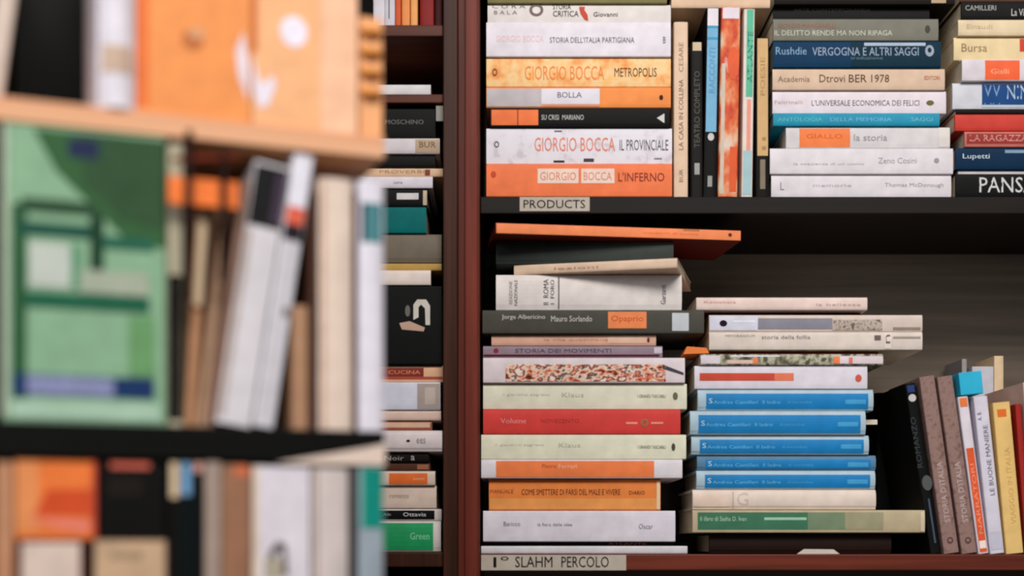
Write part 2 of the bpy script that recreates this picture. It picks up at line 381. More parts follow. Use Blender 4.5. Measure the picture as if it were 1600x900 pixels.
# ------------------------------------------------------------------ stack B
stack([
 (1210, -24, 1492, (46, 36, 30), 'dark brown hardback cut by the top of the frame, middle stack', [('b', 1455, -2, 1478, 6, (190, 160, 130))]),
 (1208, 6, 1452, (30, 30, 26), 'black book above the grey-green one in the middle upper stack', [('t', 1300, 10, 120, 6, 'ARTE CONTEMPORANEA', (66, 62, 54))], {'Y': 0.012}),
 (1208, 29, 1466, (122, 120, 108), 'grey-green paperback with two lines of small type', [
   ('t', 1260, 41, 90, 7, 'GIORGIO MANGANELLI', (150, 84, 50)), ('t', 1302, 52, 184, 8, 'IL DELITTO RENDE MA NON RIPAGA', (198, 200, 182)), ('o', 1449, 46, 4, 6, (70, 70, 62))]),
 (1208, 64, 1470, (4, 52, 84), 'dark blue paperback with pale lettering over its spine', [
   ('b', 1330, 64, 1470, 104, (6, 44, 60)), ('b', 1350, 67, 1446, 72, (170, 182, 198)), ('t', 1236, 80, 48, 12, 'Rushdie', (132, 166, 196)), ('t', 1352, 81, 166, 13, 'VERGOGNA E ALTRI SAGGI', (150, 164, 186)), ('t', 1354, 91, 50, 5, 'traduzione', (90, 120, 130)),
   ('o', 1452, 80, 7, 9, (150, 160, 176)), ('o', 1452, 79, 3, 4, (10, 40, 60))]),
 (1207, 106, 1476, (214, 184, 158), 'tan paperback with bold brown title, under the dark blue one', [
   ('t', 1240, 123, 50, 9, 'Academia', (130, 98, 80)), ('t', 1300, 122, 40, 12, 'Dtrovi', (100, 70, 52)), ('t', 1340, 122, 28, 12, 'BER', (90, 62, 46)), ('t', 1375, 122, 28, 12, '1978', (90, 62, 46)), ('t', 1456, 121, 24, 6, 'EDITORI', (190, 110, 80))]),
 (1207, 140, 1478, (226, 214, 220), 'pinkish white paperback above the thin teal book', [
   ('t', 1232, 158, 44, 6, 'Feltrinelli', (196, 158, 158)), ('t', 1352, 159, 168, 9, "L'UNIVERSALE ECONOMICA DEI FELICI", (104, 96, 100)), ('o', 1453, 159, 6, 4, (110, 100, 60))]),
 (1208, 176, 1468, (30, 142, 172), 'thin teal-blue paperback in the middle upper stack', [
   ('t', 1250, 187, 70, 6, 'ANTOLOGIA', (90, 190, 190)), ('t', 1345, 187, 96, 6, 'DELLA MEMORIA', (110, 184, 220)), ('t', 1440, 187, 34, 6, 'SAGGI', (110, 196, 220))]),
 (1228, 197, 1484, (212, 206, 207), 'white paperback with an orange block on its spine', [
   ('b', 1249, 197, 1328, 231, (240, 126, 66)), ('b', 1466, 197, 1484, 230, (220, 212, 206)), ('t', 1288, 212, 56, 7, 'GIALLO', (200, 90, 40)), ('t', 1360, 214, 52, 10, 'la storia', (150, 146, 150))], {'Y': 0.004}),
 (1203, 231, 1489, (222, 214, 218), 'white paperback with faint script, second from the foot of the middle stack', [
   ('t', 1295, 256, 110, 4, 'la coscienza di un uomo', (180, 168, 176)), ('t', 1402, 251, 60, 9, 'Zeno Cosini', (160, 156, 160)), ('o', 1463, 251, 4, 4, (150, 146, 150))]),
 (1205, 272, 1486, (220, 212, 216), 'plain white paperback at the foot of the middle upper stack', [
   ('t', 1300, 289, 60, 5, 'memorie', (180, 168, 186)), ('t', 1428, 289, 92, 8, 'Thomas McDonough', (150, 148, 156)), ('t', 1222, 290, 6, 12, 'L', (150, 120, 150))]),
], 308)

# ------------------------------------------------------------------ stack C (right edge)
stack([
 (1500, -30, 1786, (90, 60, 48), 'brown book above the black one at the top right corner'),
 (1502, 0, 1780, (32, 32, 30), 'black book with pale type, top right', [('t', 1532, 11, 48, 8, 'CAMILLERI', (170, 170, 164)), ('t', 1594, 18, 28, 11, 'La Vita', (200, 196, 190))]),
 (1497, 29, 1770, (224, 202, 166), 'cream book under the black one, top right', [('t', 1530, 41, 40, 7, 'Einaudi', (200, 172, 132))]),
 (1490, 55, 1772, (226, 202, 156), 'pale yellow book with brown script and red initial', [('t', 1522, 72, 40, 13, 'Bursa', (150, 118, 82)), ('b', 1593, 58, 1602, 78, (206, 60, 36))]),
 (1503, 92, 1780, (216, 206, 212), 'white book with orange spine block at the right edge', [('b', 1539, 90, 1593, 128, (238, 98, 52)), ('t', 1562, 112, 28, 8, 'Gialli', (246, 170, 130))]),
 (1488, 127, 1775, (206, 206, 212), 'grey-white book with blue patterned spine picture', [('b', 1534, 127, 1700, 166, (26, 70, 126)), ('t', 1550, 146, 24, 30, 'MM', (120, 150, 186)), ('t', 1590, 142, 34, 22, 'NIN', (170, 186, 206)), ('b', 1534, 162, 1700, 166, (190, 196, 206))]),
 (1494, 169, 1775, (34, 26, 24), 'thin black book between the blue picture spine and the red one'),  # black filler stands for the shade in the gap above the red book
 (1492, 178, 1775, (200, 58, 46), 'plain red book at the right edge of the upper shelf'),
 (1507, 205, 1780, (198, 110, 98), 'dusty red book with pale letters beneath the plain red one', [('b', 1510, 209, 1700, 225, (150, 46, 42)), ('t', 1560, 216, 90, 10, 'LA RAGAZZA', (214, 150, 138))]),
 (1493, 230, 1775, (6, 42, 70), 'navy book with white author name at the right edge', [('t', 1525, 245, 42, 10, 'Lupetti', (200, 214, 226)), ('b', 1570, 234, 1700, 239, (120, 150, 176))]),
 (1497, 265, 1775, (206, 200, 198), 'thin white booklet between the navy book and the black one'),
 (1493, 271, 1780, (24, 24, 23), 'black hardback with big white name letters at the stack foot', [('t', 1574, 289, 88, 24, 'PANSA', (206, 204, 202))]),
], 308)

# ------------------------------------------------------------------ stack D (lower bay, left)
zD2 = 375
lying(773, 357.5, 1164, 375, (98, 30, 20), 'long thin orange booklet lying askew on top of the lower stack', [('b', 700, 340, 1300, 390, (246, 140, 88)),  # maroon cover paints the shaded underside; the booklet's orange is a spine band
   ('o', 1146, 366, 3, 3, (110, 40, 20)), ('t', 1050, 367, 90, 4, 'quaderni di cucina', (220, 100, 50)), ('b', 1070, 358, 1096, 362, (190, 110, 60))], Y=-0.012, yaw=8, rs=.0007, W=0.11, pages=P((120, 40, 30)), hard=False)
stack([
 (775, 375, 1052, (58, 64, 61), 'dark grey-green book beneath the long orange booklet', (), {'hard': True, 'Y': 0.006}),
 (800, 412, 1058, (226, 196, 170), 'pale tan booklet turned askew on the white book', [('t', 900, 421, 70, 4, 'lezioni', (180, 130, 110))], {'yaw': -13, 'Y': -0.012, 'W': 0.15}),
 (775, 428, 1065, (232, 223, 218), 'thick white book with small columns of type across its spine', [
   ('t', 798, 457, 5, 36, 'EDIZIONE', (120, 114, 110), 'up'), ('t', 806, 457, 5, 40, 'NAZIONALE', (100, 94, 92), 'up'), ('t', 853, 456, 8, 40, 'II  ROMA', (70, 66, 66), 'up'), ('t', 863, 456, 6, 38, 'I  FORO', (90, 86, 86), 'up'), ('b', 872, 431, 874, 482, (110, 104, 104)), ('t', 1036, 460, 8, 30, 'Garzanti', (110, 100, 104), 'up')], {'hard': True}),
 (754, 485, 1100, (76, 74, 67), 'long charcoal book with an orange sticker and pale lettering', [
   ('t', 818, 497, 68, 9, 'Jorge Albericino', (206, 202, 192)), ('t', 893, 499, 64, 9, 'Mauro Sorlando', (206, 202, 192)), ('b', 950, 488, 1010, 514, (238, 136, 80)), ('t', 980, 500, 50, 12, 'Opaprio', (190, 80, 30)), ('b', 1050, 490, 1076, 518, (198, 202, 206))], {'Y': -0.002}),
 (768, 522, 1025, (222, 172, 148), 'thin salmon paperback under the charcoal book', [('t', 900, 531, 100, 5, 'la vita quotidiana', (196, 130, 104)), ('b', 950, 526, 1010, 536, (228, 186, 162)), ('o', 1013, 531, 2, 4, (100, 40, 50))]),
 (755, 540, 1035, (146, 126, 138), 'thin mauve-grey paperback under the salmon one', [('o', 775, 548, 4, 4, (140, 30, 60)), ('b', 755, 554, 1030, 558, (96, 20, 40)), ('b', 1022, 542, 1035, 552, (206, 196, 206)), ('t', 880, 548, 150, 6, 'STORIA DEI MOVIMENTI', (90, 76, 90))]),
 (755, 559, 1070, (226, 212, 216), 'white edged picture spine book with people in brown and red', [
   ('b', 790, 570, 1040, 599, MOT([(70, 40, 30), (200, 90, 60), (232, 180, 150), (240, 216, 200), (60, 40, 36), (222, 120, 84), (236, 226, 220)], 75, (1, 1, 1.6))), ('p', [(1035, 570), (1068, 583), (1068, 587), (1035, 577)], (70, 66, 76)), ('t', 1000, 588, 60, 10, 'MONDO', (224, 120, 100))], {'Y': -0.001}),
 (755, 599, 1073, (226, 222, 200), 'cream paperback directly above the red one', [
   ('t', 822, 617, 74, 5, 'il giardino segreto', (196, 192, 172)), ('t', 895, 617, 34, 7, 'Klaus', (186, 182, 160)), ('t', 1018, 619, 44, 5, 'I GRANDI TASCABILI', (96, 96, 50)), ('o', 1055, 619, 4, 6, (110, 106, 84))]),
 (755, 640, 1063, (214, 62, 56), 'red paperback in the middle of the lower left stack', [
   ('t', 802, 658, 40, 8, 'Volume', (238, 150, 146)), ('t', 875, 658, 60, 6, 'NOVECENTO', (180, 44, 44)), ('b', 978, 660, 996, 663, (240, 150, 130)), ('r', 1007, 661, 6, 6, (150, 120, 80)), ('b', 1017, 660, 1036, 663, (240, 150, 130))]),
 (752, 679, 1072, (228, 225, 200), 'cream paperback directly below the red one', [
   ('t', 812, 696, 76, 5, 'il giardino segreto', (198, 194, 172)), ('t', 890, 696, 34, 7, 'Klaus', (190, 186, 164)), ('t', 1018, 699, 44, 5, 'I GRANDI TASCABILI', (96, 96, 50)), ('o', 1052, 699, 3, 6, (80, 76, 60))]),
 (752, 718, 1066, (228, 220, 226), 'white ended paperback with a long orange spine band', [
   ('b', 775, 718, 1022, 747, (242, 128, 70)), ('t', 858, 729, 22, 6, 'Pietro', (150, 60, 30)), ('t', 887, 729, 28, 7, 'Ferrari', (250, 190, 160))], {'Y': -0.002}),
 (764, 748, 1032, (232, 132, 62), 'thick orange book with a dark line of title, no white ends', [
   ('b', 760, 779, 1030, 798, (236, 156, 84)), ('t', 784, 768, 36, 6, 'MANUALE', (150, 60, 24)), ('t', 892, 769, 154, 9, 'COME SMETTERE DI FARSI DEL MALE E VIVERE', (96, 36, 16)), ('t', 995, 770, 24, 6, 'DIARIO', (90, 34, 20)), ('b', 1026, 752, 1032, 796, (236, 206, 166))], {'Y': 0.006}),  # lower band painted lighter, so the upper half keeps a shadowed tone
 (755, 798, 1055, (224, 217, 226), 'thick white paperback with three small grey words', [
   ('t', 800, 819, 26, 7, 'Baricco', (100, 94, 106)), ('t', 867, 820, 54, 5, 'la fiera delle idee', (120, 114, 128)), ('t', 1009, 823, 22, 8, 'Oscar', (120, 114, 126))]),
 (758, 847, 1050, (34, 32, 32), 'thin black booklet under the thick white paperback', [('t', 980, 850, 60, 3, 'ATLANTE', (150, 90, 70))], {'Y': 0.008}),  # dark filler where the gap below the white paperback is only shade
 (752, 853, 1074, (214, 210, 214), 'thin white booklet lying on the lower shelf'),
], 866)

# ------------------------------------------------------------------ stack E (lower bay, middle)
BL = (24, 120, 182)
def blue(x0, x1, y0, y1, pale=(150, 180, 198)):
    m = (y0 + y1) / 2 + 2
    return [('b', x0 + 13, y0 + 7, x1 - 8, y1 - 1, (22, 124, 186)), ('t', (x0 * .72 + x1 * .28), m + 2, (x1 - x0) * .38, 5, 'Andrea Camillari  Il ladro', (110, 184, 222)),
            ('t', (x0 * .42 + x1 * .58), m + 2, (x1 - x0) * .14, 4, 'di merendine', (80, 160, 208)), ('b', x1 - 44, m - 2, x1 - 12, m + 5, (70, 160, 210)), ('t', x0 + 20, m, 6, 8, 'S', (190, 220, 236))]
bt = (172, 194, 206)
stack([
 (1088, 465, 1355, (230, 206, 196), 'thin pink-cream paperback on top of the middle lower stack', [('t', 1125, 473, 50, 4, 'Kawabata', (214, 140, 140)), ('t', 1310, 477, 70, 4, 'la bellezza', (196, 160, 150))], {'Y': -0.002}),
 (1098, 485.5, 1345, (70, 26, 22), 'thin dark maroon booklet under the pink-cream paperback', (), {'Y': 0.016}),  # dark body in place of the shadow between two books
 (1108, 491, 1441, (214, 196, 184), 'long book with white left end, grey middle and beige right end', [
   ('b', 1108, 491, 1184, 517, (214, 214, 228)), ('b', 1184, 497, 1300, 514, (136, 134, 146)), ('b', 1300, 499, 1378, 517, MOT([(150, 130, 118), (196, 180, 168), (110, 92, 86)], 200)), ('o', 1130, 505, 6, 5, (52, 16, 50)), ('b', 1145, 500, 1180, 504, (232, 230, 240)), ('b', 1395, 511, 1438, 515, (150, 136, 124))], {'Y': 0.004}),
 (1108, 518, 1441, (220, 205, 194), 'long cream book below the one with the grey middle', [
   ('t', 1156, 525, 46, 4, 'MEMORANDUM', (140, 128, 122)), ('t', 1228, 527, 76, 6, 'storia della follia', (120, 110, 104)), ('b', 1366, 524, 1376, 532, (110, 96, 90)), ('b', 1382, 520, 1392, 545, (232, 218, 206)), ('t', 1387, 530, 7, 14, 'n', (110, 100, 96), 'up'), ('b', 1395, 526, 1438, 529, (160, 146, 132))], {'Y': 0.002}),
 (1110, 547, 1372, (98, 34, 26), 'thin maroon pamphlet above the colourful magazine spine', (), {'Y': 0.012}),  # shadow line over the magazine, built as a maroon slab
 (1094, 553, 1380, MOT([(60, 62, 50), (120, 116, 96), (190, 184, 160), (80, 84, 60)], 90), 'colourful picture spine magazine above the white and red book', [
   ('b', 1094, 556, 1125, 570, (222, 210, 216)), ('b', 1142, 553, 1218, 558, (226, 222, 228)), ('b', 1136, 563, 1176, 570, (224, 190, 176)), ('b', 1176, 560, 1184, 570, (236, 130, 80)), ('b', 1302, 558, 1312, 570, (236, 130, 80)), ('b', 1312, 557, 1380, 570, (224, 208, 212)), ('b', 1326, 559, 1332, 569, (226, 120, 110))], {'Y': 0.0}),
 (1085, 571, 1355, (222, 214, 224), 'white paperback with a long red bar on its spine', [('b', 1093, 583, 1240, 595, (204, 74, 52)), ('b', 1210, 583, 1240, 595, (228, 120, 84)), ('o', 1341, 591, 5, 6, (206, 90, 70))]),
 (1090, 608, 1364, bt, 'topmost blue paperback of the matching blue set', blue(1090, 1364, 608, 641), {'hard': True, 'Y': 0.004, 'group': 'matching blue paperbacks in the middle lower stack'}),
 (1078, 642, 1352, bt, 'second blue paperback from the top, jutting left', blue(1078, 1352, 642, 678), {'Y': 0.0, 'hard': True, 'group': 'matching blue paperbacks in the middle lower stack'}),
 (1080, 680, 1357, bt, 'middle blue paperback of the matching blue set', blue(1080, 1357, 680, 709), {'hard': True, 'Y': 0.004, 'group': 'matching blue paperbacks in the middle lower stack'}),
 (1089, 711, 1368, (90, 130, 160), 'fourth blue paperback from the top, slimmest and darkest', blue(1089, 1368, 711, 734), {'Y': 0.007, 'hard': True, 'group': 'matching blue paperbacks in the middle lower stack'}),
 (1088, 735, 1367, bt, 'lowest blue paperback, resting on the cream book', blue(1088, 1367, 735, 764), {'hard': True, 'Y': 0.004, 'group': 'matching blue paperbacks in the middle lower stack'}),
 (1082, 765, 1368, (226, 208, 194), 'cream book between the blue set and the green-spined book', [('b', 1144, 768, 1146, 795, (196, 170, 158)), ('t', 1160, 780, 18, 20, 'G', (206, 186, 176)), ('b', 1084, 772, 1140, 792, (232, 206, 188))], {'hard': True}),
 (1082, 797, 1445, (188, 170, 138), 'long book with green spine label fading to beige', [
   ('b', 1090, 801, 1262, 828, (64, 116, 88)), ('b', 1262, 801, 1320, 828, (116, 134, 104)), ('b', 1320, 801, 1380, 828, (156, 150, 118)), ('t', 1130, 811, 72, 7, 'Il libro di Sasha D. Ivan', (176, 206, 176)), ('b', 1194, 809, 1260, 813, (160, 200, 170)), ('b', 1438, 800, 1445, 832, (214, 196, 166))], {'Y': -0.002}),
 (1108, 833, 1392, (58, 34, 27), 'dark brown book at the foot of the middle lower stack', (), {'hard': True, 'Y': 0.012}),
], 866)
b = MB(); b.box(-.0085, -.0004, 0, .0085, .0, .0055, P((222, 210, 190), .7)); r_ = b.build('paper_marker'); r_.location = (wx(1366), 0.02, wz(661)); tag(r_, 'small white paper marker poking out beside the blue books', 'bookmark')
b = MB(); b.prism([(-.024, 0), (.024, 0), (.017, .0052), (-.016, .0056)], 0, .0012, P((206, 192, 178), .7), lambda p, q, t: (p, t, q)); r_ = b.build('paper_tag'); r_.location = (wx(1278), -0.0021, wz(865.6)); tag(r_, 'small torn white paper tag on the lower shelf edge', 'label')
b = MB(); b.prism([(-.014, 0), (.015, .001), (.012, .007), (-.01, .0085)], 0, .06, P((236, 128, 62)), lambda p, q, t: (p, t, q)); r_ = b.build('orange_leaflet'); r_.location = (wx(1088), 0.004, wz(552.4)); tag(r_, 'small orange folded leaflet between the two lower stacks', 'leaflet')

# ------------------------------------------------------------------ leaning books (lower bay, right)
BK = (24, 24, 24)
standing(1384, 30, 592, 866, BK, 'tall black upright book behind the middle lower stack', Y=0.15, W=0.065)
standing(1408, 11, 586, 866, (34, 32, 30), 'narrow black book beside the tall black upright one', [('b', -5, 589, 5, 604, (110, 100, 90))], Y=0.15, W=0.065)
standing(1462, 16, 600, 866, BK, 'black leaning paperback with a white dot near its top', [
   ('o', 0, 620, 6, 6, (198, 194, 190)), ('b', -6, 600, 10, 611, (44, 60, 110)), ('t', -4, 690, 8, 80, 'ROMANZO', (58, 66, 64), 'up'), ('o', 3, 755, 8, 12, (84, 88, 86)), ('b', 0, 780, 3, 850, (70, 80, 96))], lean=-8.6, Y=0.004)
MV = MOT([(120, 92, 84), (142, 112, 104), (148, 118, 110), (132, 104, 96)], 120)
for xb, lab in ((1487, 'left one of the twin brown-mauve leaning books'), (1515, 'right one of the twin brown-mauve leaning books')):
    standing(xb, 24, 590, 866, MV, lab, [('t', 0, 770, 9, 95, 'STORIA D\'ITALIA', (196, 174, 168), 'up'), ('r', 0, 846, 5, 5, (90, 60, 60))], lean=-8.0, group='twin volumes leaning on the lower shelf')
standing(1537, 16, 621, 866, (224, 214, 222), 'slim leaning paperback, white above and orange-red below', [('b', -9, 700, 9, 864, (226, 92, 48)), ('t', 0, 780, 6, 110, 'NARRATORI', (250, 150, 120), 'up'), ('b', -9, 621, 9, 635, (234, 124, 60)), ('b', -5, 846, 5, 858, (246, 230, 220))], lean=-7.6)
standing(1558.5, 22, 621, 866, (216, 210, 222), 'white leaning paperback with thin dark title', [('t', 2, 720, 7, 110, 'LE BUONE MANIERE', (90, 88, 100), 'up'), ('t', -5, 650, 6, 14, 'A. B.', (80, 80, 90), 'up'), ('b', -13, 832, 13, 860, (198, 196, 210))], lean=-6.2)
o = MB(); o.box(-.0128, -.0012, 0, .0128, .05, .0255, P((46, 178, 214))); r_ = o.build('cyan_card', bevel=.0008)
r_.location = (wx(1518), -.0015, wz(616.5)); r_.rotation_euler = (0, math.radians(-6), 0); tag(r_, 'bright cyan card perched on top of the white leaning paperback', 'card')
standing(1507, 8, 535, 866, (156, 150, 150), 'thin grey book rising behind the leaning ones', Y=0.145, W=0.07)
standing(1536, 34, 548, 866, (196, 194, 204), 'pale grey tall book standing behind the white leaning one', Y=0.145, W=0.07)
standing(1561, 15, 530, 866, (220, 192, 156), 'tall cream book standing behind the yellow leaning one', Y=0.145, W=0.07)
standing(1586, 27, 630, 866, (232, 192, 120), 'yellow leaning paperback with an orange emblem', [('b', -8, 640, 6, 652, (226, 110, 40)), ('t', 2, 760, 8, 120, 'VIAGGIO IN ITALIA', (216, 172, 100), 'up')], lean=-5.2)
standing(1588, 22, 598, 866, (214, 184, 158), 'tan book behind the yellow leaning paperback', Y=0.14, W=0.07)
standing(1608, 9, 632, 866, (160, 36, 30), 'narrow dark red book beside the yellow leaning paperback', lean=-4.2)
standing(1629, 28, 598, 866, (224, 186, 172), 'pink-tan book at the right edge of the lower shelf', lean=-3.5)
standing(1662, 28, 590, 866, (80, 90, 110), 'slate book just beyond the right edge of the lower shelf', lean=-2.5)

# ------------------------------------------------------------------ left bookcase books
stack([(470, 130, 673, (220, 216, 218), 'thin white book alone on the small dark shelf')], 148)
for (x, t, c, lab, mk) in [(592, 18, (222, 216, 224), 'white upright book on the top left shelf, nearest the rack', ()), (609, 16, (214, 208, 216), 'white upright book beside the orange ones at the top left', [('b', -2, -20, 0, 30, (120, 116, 130))]),
      (622, 9, (214, 92, 48), 'narrow rust-orange upright book at the top left', ()), (634, 13, (240, 150, 84), 'light orange upright book at the top left', ()), (647, 11, (246, 170, 100), 'pale orange upright book beside the dark red one', ()), (667, 22, (136, 24, 22), 'dark red upright book at the top left shelf end', ()), (685, 12, (60, 22, 20), 'maroon upright book against the bookcase side', ())]:
    standing(x, t, -215, 40, c, lab, mk)
stack([
 (450, 168, 680, (32, 31, 29), 'black book on top of the tall left stack', [('t', 632, 190, 60, 7, 'MOSCHINO', (120, 118, 112))]),
 (440, 215, 687, (216, 206, 210), 'white book with a beige right end in the tall left stack', [('b', 649, 215, 687, 240, (186, 160, 132)), ('t', 668, 226, 26, 9, 'BUR', (90, 70, 50))]),
 (440, 240, 680, (30, 28, 26), 'black book between the white and tan ones, left stack'),
 (420, 261, 692, (222, 184, 150), 'tan booklet reaching the bookcase side, left stack', [('t', 628, 267, 70, 5, 'PROVERBI', (176, 130, 96)), ('b', 664, 263, 672, 273, (130, 60, 40))]),
 (430, 275, 676, (222, 216, 224), 'thin white book above the black one with a white label', [('t', 622, 285, 14, 4, 'Lame', (110, 104, 120))]),
 (440, 294, 668, (26, 26, 25), 'black book with a small white label, left stack', [('b', 620, 301, 654, 311, (212, 208, 206)), ('b', 661, 294, 668, 320, (196, 176, 150))]),
 (430, 322, 666, (0, 104, 104), 'dark teal book in the tall left stack'),
 (430, 364, 690, (118, 108, 94), 'taupe grey book beneath the dark teal one', (), {'hard': True}),
 (425, 410, 690, (184, 148, 76), 'thin mustard book beneath the taupe one'),
 (425, 422, 673, (232, 216, 206), 'cream white book above the thick black one', (), {'Y': 0.0}),
 (430, 446, 690, (24, 24, 23), 'very thick black book with a pale curved emblem', [
    ('p', [(646, 500), (646, 476), (652, 468), (666, 468), (672, 478), (672, 508), (665, 508), (664, 482), (658, 476), (654, 480), (654, 496)], (206, 198, 188)),
    ('p', [(624, 505), (640, 502), (664, 512), (662, 518), (640, 516), (628, 515)], (196, 160, 140)), ('o', 637, 486, 4, 9, (110, 106, 100))]),
 (430, 570, 692, (226, 176, 140), 'tan book with a dark red spine panel, left stack', [('b', 560, 574, 662, 588, (130, 40, 28)), ('t', 632, 581, 50, 6, 'CUCINA', (210, 140, 100)), ('b', 562, 588, 692, 592, (170, 80, 60))]),
 (430, 597, 688, (216, 216, 230), 'bluish white book with a grey right end, left stack', [('b', 652, 597, 688, 640, (174, 158, 152)), ('b', 664, 606, 680, 632, (196, 180, 170))]),
 (430, 641, 689, (226, 196, 180), 'thin pink-cream book above the brown one, left stack'),
 (430, 657, 675, (150, 84, 62), 'thin brown book above the large white one, left stack', [('b', 470, 660, 672, 668, (214, 176, 150))]),
 (405, 673, 691, (228, 214, 214), 'white book with a small black mark in the lower left stack', [('o', 638, 690, 3, 2, (40, 36, 40)), ('t', 658, 690, 14, 8, 'ees', (140, 130, 134))], {'Y': -0.004, 'hard': True}),
 (450, 707, 670, (38, 26, 24), 'black-brown book with pale letters under the white one', [('t', 616, 716, 30, 7, 'Noir', (170, 160, 156)), ('t', 645, 716, 6, 7, 'a', (190, 186, 180))]),
 (450, 723, 672, (84, 50, 38), 'thin dark brown book above the orange and cream one', [('b', 652, 726, 670, 734, (160, 100, 70))]),
 (440, 736, 680, (228, 204, 186), 'cream book with an orange spine panel, lower left stack', [('b', 608, 740, 668, 757, (236, 112, 46)), ('t', 655, 748, 18, 5, 'Loescher', (246, 190, 150))]),
 (440, 759, 682, (228, 204, 188), 'plain cream book beneath the orange panel one', [('t', 624, 776, 30, 5, 'romanzo', (160, 130, 116))]),
 (440, 795, 690, (226, 214, 210), 'white ended book with a black title panel, lower left stack', [('b', 440, 797, 679, 812, (24, 24, 28)), ('t', 648, 804, 36, 6, 'Ottavia', (226, 220, 220)), ('t', 605, 804, 12, 4, 'Alb', (150, 150, 150))]),
 (440, 814, 689, (224, 214, 208), 'green book at the foot of the tall left stack', [('b', 440, 816, 677, 861, (34, 160, 96)), ('t', 656, 838, 30, 11, 'Green', (150, 220, 176))], {'hard': True}),
], 863)
b = MB(); b.box(-.0045, 0, 0, .0045, .004, .017, P((150, 146, 138), .6)); r_ = b.build('grey_paper_tag', LC); r_.location = (wx(687.5) - LC.location.x, 0.0 - LC.location.y, wz(189))  # small grey paper tag at the top of the tall left stack

# ------------------------------------------------------------------ foreground rack (out of focus)
AX = Vector((-.36, -0.60, 0)); YAW = math.atan2(.10, .261)
E = Vector((math.cos(YAW), math.sin(YAW), 0)); N = Vector((-math.sin(YAW), math.cos(YAW), 0))
def U(px, py=HOR, v=0.0):
    d = Vector(((px - 800) * K, 1, (HOR - py) * K)); C0 = Vector((CAM.x, CAM.y, 0))
    t = (v - (C0 - AX).dot(N)) / d.dot(N)
    p = Vector((CAM.x, CAM.y, CAM.z)) + d * t
    q = p - AX
    return q.dot(E), q.z          # along the rack, height
def W3(u, v, z): return AX + E * u + N * v + Vector((0, 0, z))
RB = U(0, 187)[1]; RT = U(0, 150)[1]           # upper board
LT = U(0, 657)[1]; LB = U(0, 712)[1]           # lower board
BT = CAM.z - 0.155
rack = empty('shelf_rack', W3(0.1, 0.1, 0), (0, 0, YAW), 'blurred freestanding shelf rack with tan upper board and black lower board in the foreground', 'shelf rack')
def rp(name, u0, v0, z0, u1, v1, z1, m, bev=.001):
    b = MB(); b.box(u0 - .1, v0 - .1, z0, u1 - .1, v1 - .1, z1, m); return b.build(name, rack, bev)
UR = U(601)[0]
TAN = WOOD((214, 150, 112), (232, 180, 140), 'x')
rp('upper_board', -.08, 0, RB, UR, .2, RT, TAN)
BLK = P((15, 15, 12), .5)
# lower board tapers towards its free end
b = MB(); pr = [(-.08 - .1, LB), (U(430)[0] - .1, LB), (UR - .1, LT - .009), (UR - .1, LT), (-.08 - .1, LT)]
b.prism(pr, -.1, .1, BLK, lambda p, q, t: (p, t, q)); b.build('lower_board', rack, .0008)
rp('bottom_board', -.08, 0, BT - .02, UR, .2, BT, BLK)
rp('back_panel', -.08, .2, 0.0, U(520)[0], .212, 2.0, P((17, 17, 14), .7))
rp('side_panel', -.094, 0, 0.0, -.0802, .2, 2.0, BLK)
rp('foot', U(560)[0] , .02, 0.0, U(590)[0], .19, BT - .0202, BLK)

def fbook(px0, py0, px1, py1, col, label, marks=(), v=0.002, W=0.13, lean=0, hard=False, zb=None, name=None, pages=None, group=None, cat='book', bulge=None):
    """spine-out upright book on the rack, pixel box on the plane at depth v"""
    xc = (px0 + px1) / 2
    u0, _ = U(px0, v=v); u1, _ = U(px1, v=v); uc, zt = U(xc, py0, v); _, z1 = U(xc, py1, v)
    if zb is None: zb = z1
    a = math.radians(lean); T = (u1 - u0) * math.cos(a); L = (zt - zb) / math.cos(a)
    root = empty(name or ('hardcover_book' if hard else 'paperback_book'), W3((u0 + u1) / 2, v, zb + T / 2 * abs(math.sin(a)) + .0001), (0, 0, 0), label, cat, group)
    root.rotation_euler = (Matrix.Rotation(YAW, 3, 'Z') @ Matrix.Rotation(a, 3, 'Y')).to_euler()
    kx = (u1 - u0) / (px1 - px0); kz = (zt - z1) / (py1 - py0)
    mk = conv(marks, lambda p: (p - xc) * kx, lambda q: (zt - zb) - (q - py0) * kz, kx, kz)
    book_body(root, L, T, W, M(col), True, hard, mk, pages, bulge, rs=None if hard else min(.0009, T * .15))
    return root
def face_book(px0, py0, px1, py1, D, col, label, marks=(), v=0.002, zb=None, hard=False, page_col=None, name=None, cat='book', tilt=0):
    """cover facing the viewer, D thick, spine on its left"""
    xc = (px0 + px1) / 2
    u0, _ = U(px0, v=v); u1, _ = U(px1, v=v); _, zt = U(xc, py0, v); _, z1 = U(xc, py1, v)
    if zb is None: zb = z1
    wd = u1 - u0; L = zt - zb; c = 0.0022 if hard else 0.001
    root = empty(name or 'paperback_book', W3((u0 + u1) / 2, v, zb + .0001), (0, 0, YAW), label, cat)
    cv = MB(); lt = []; h = wd / 2
    prof = [(h, 0), (-h + .001, 0), (-h, .001), (-h, D - .001), (-h + .001, D), (h, D), (h, D - c), (-h + c, D - c), (-h + c, c), (h, c)]
    cv.prism(prof, 0, L, M(col), lambda p, q, t: (p, q, t))
    kx = wd / (px1 - px0); kz = (zt - z1) / (py1 - py0)
    mk = conv(marks, lambda p: (p - xc) * kx, lambda q: L - (q - py0) * kz, kx, kz)
    do_marks(mk, lambda x, z: 0.0, cv, lt, (-h, h, 0.0005, L - .0005))
    cvo = cv.build('cover', root)
    pg = MB(); pg.box(-h + c, c, .0015, h - .0015, D - c, L - .0015, PAPER(page_col or (214, 198, 172))); pg.build('pages', root)
    for l_, nm in lt: l_.build(nm.replace('spine', 'cover'), cvo)
    return root

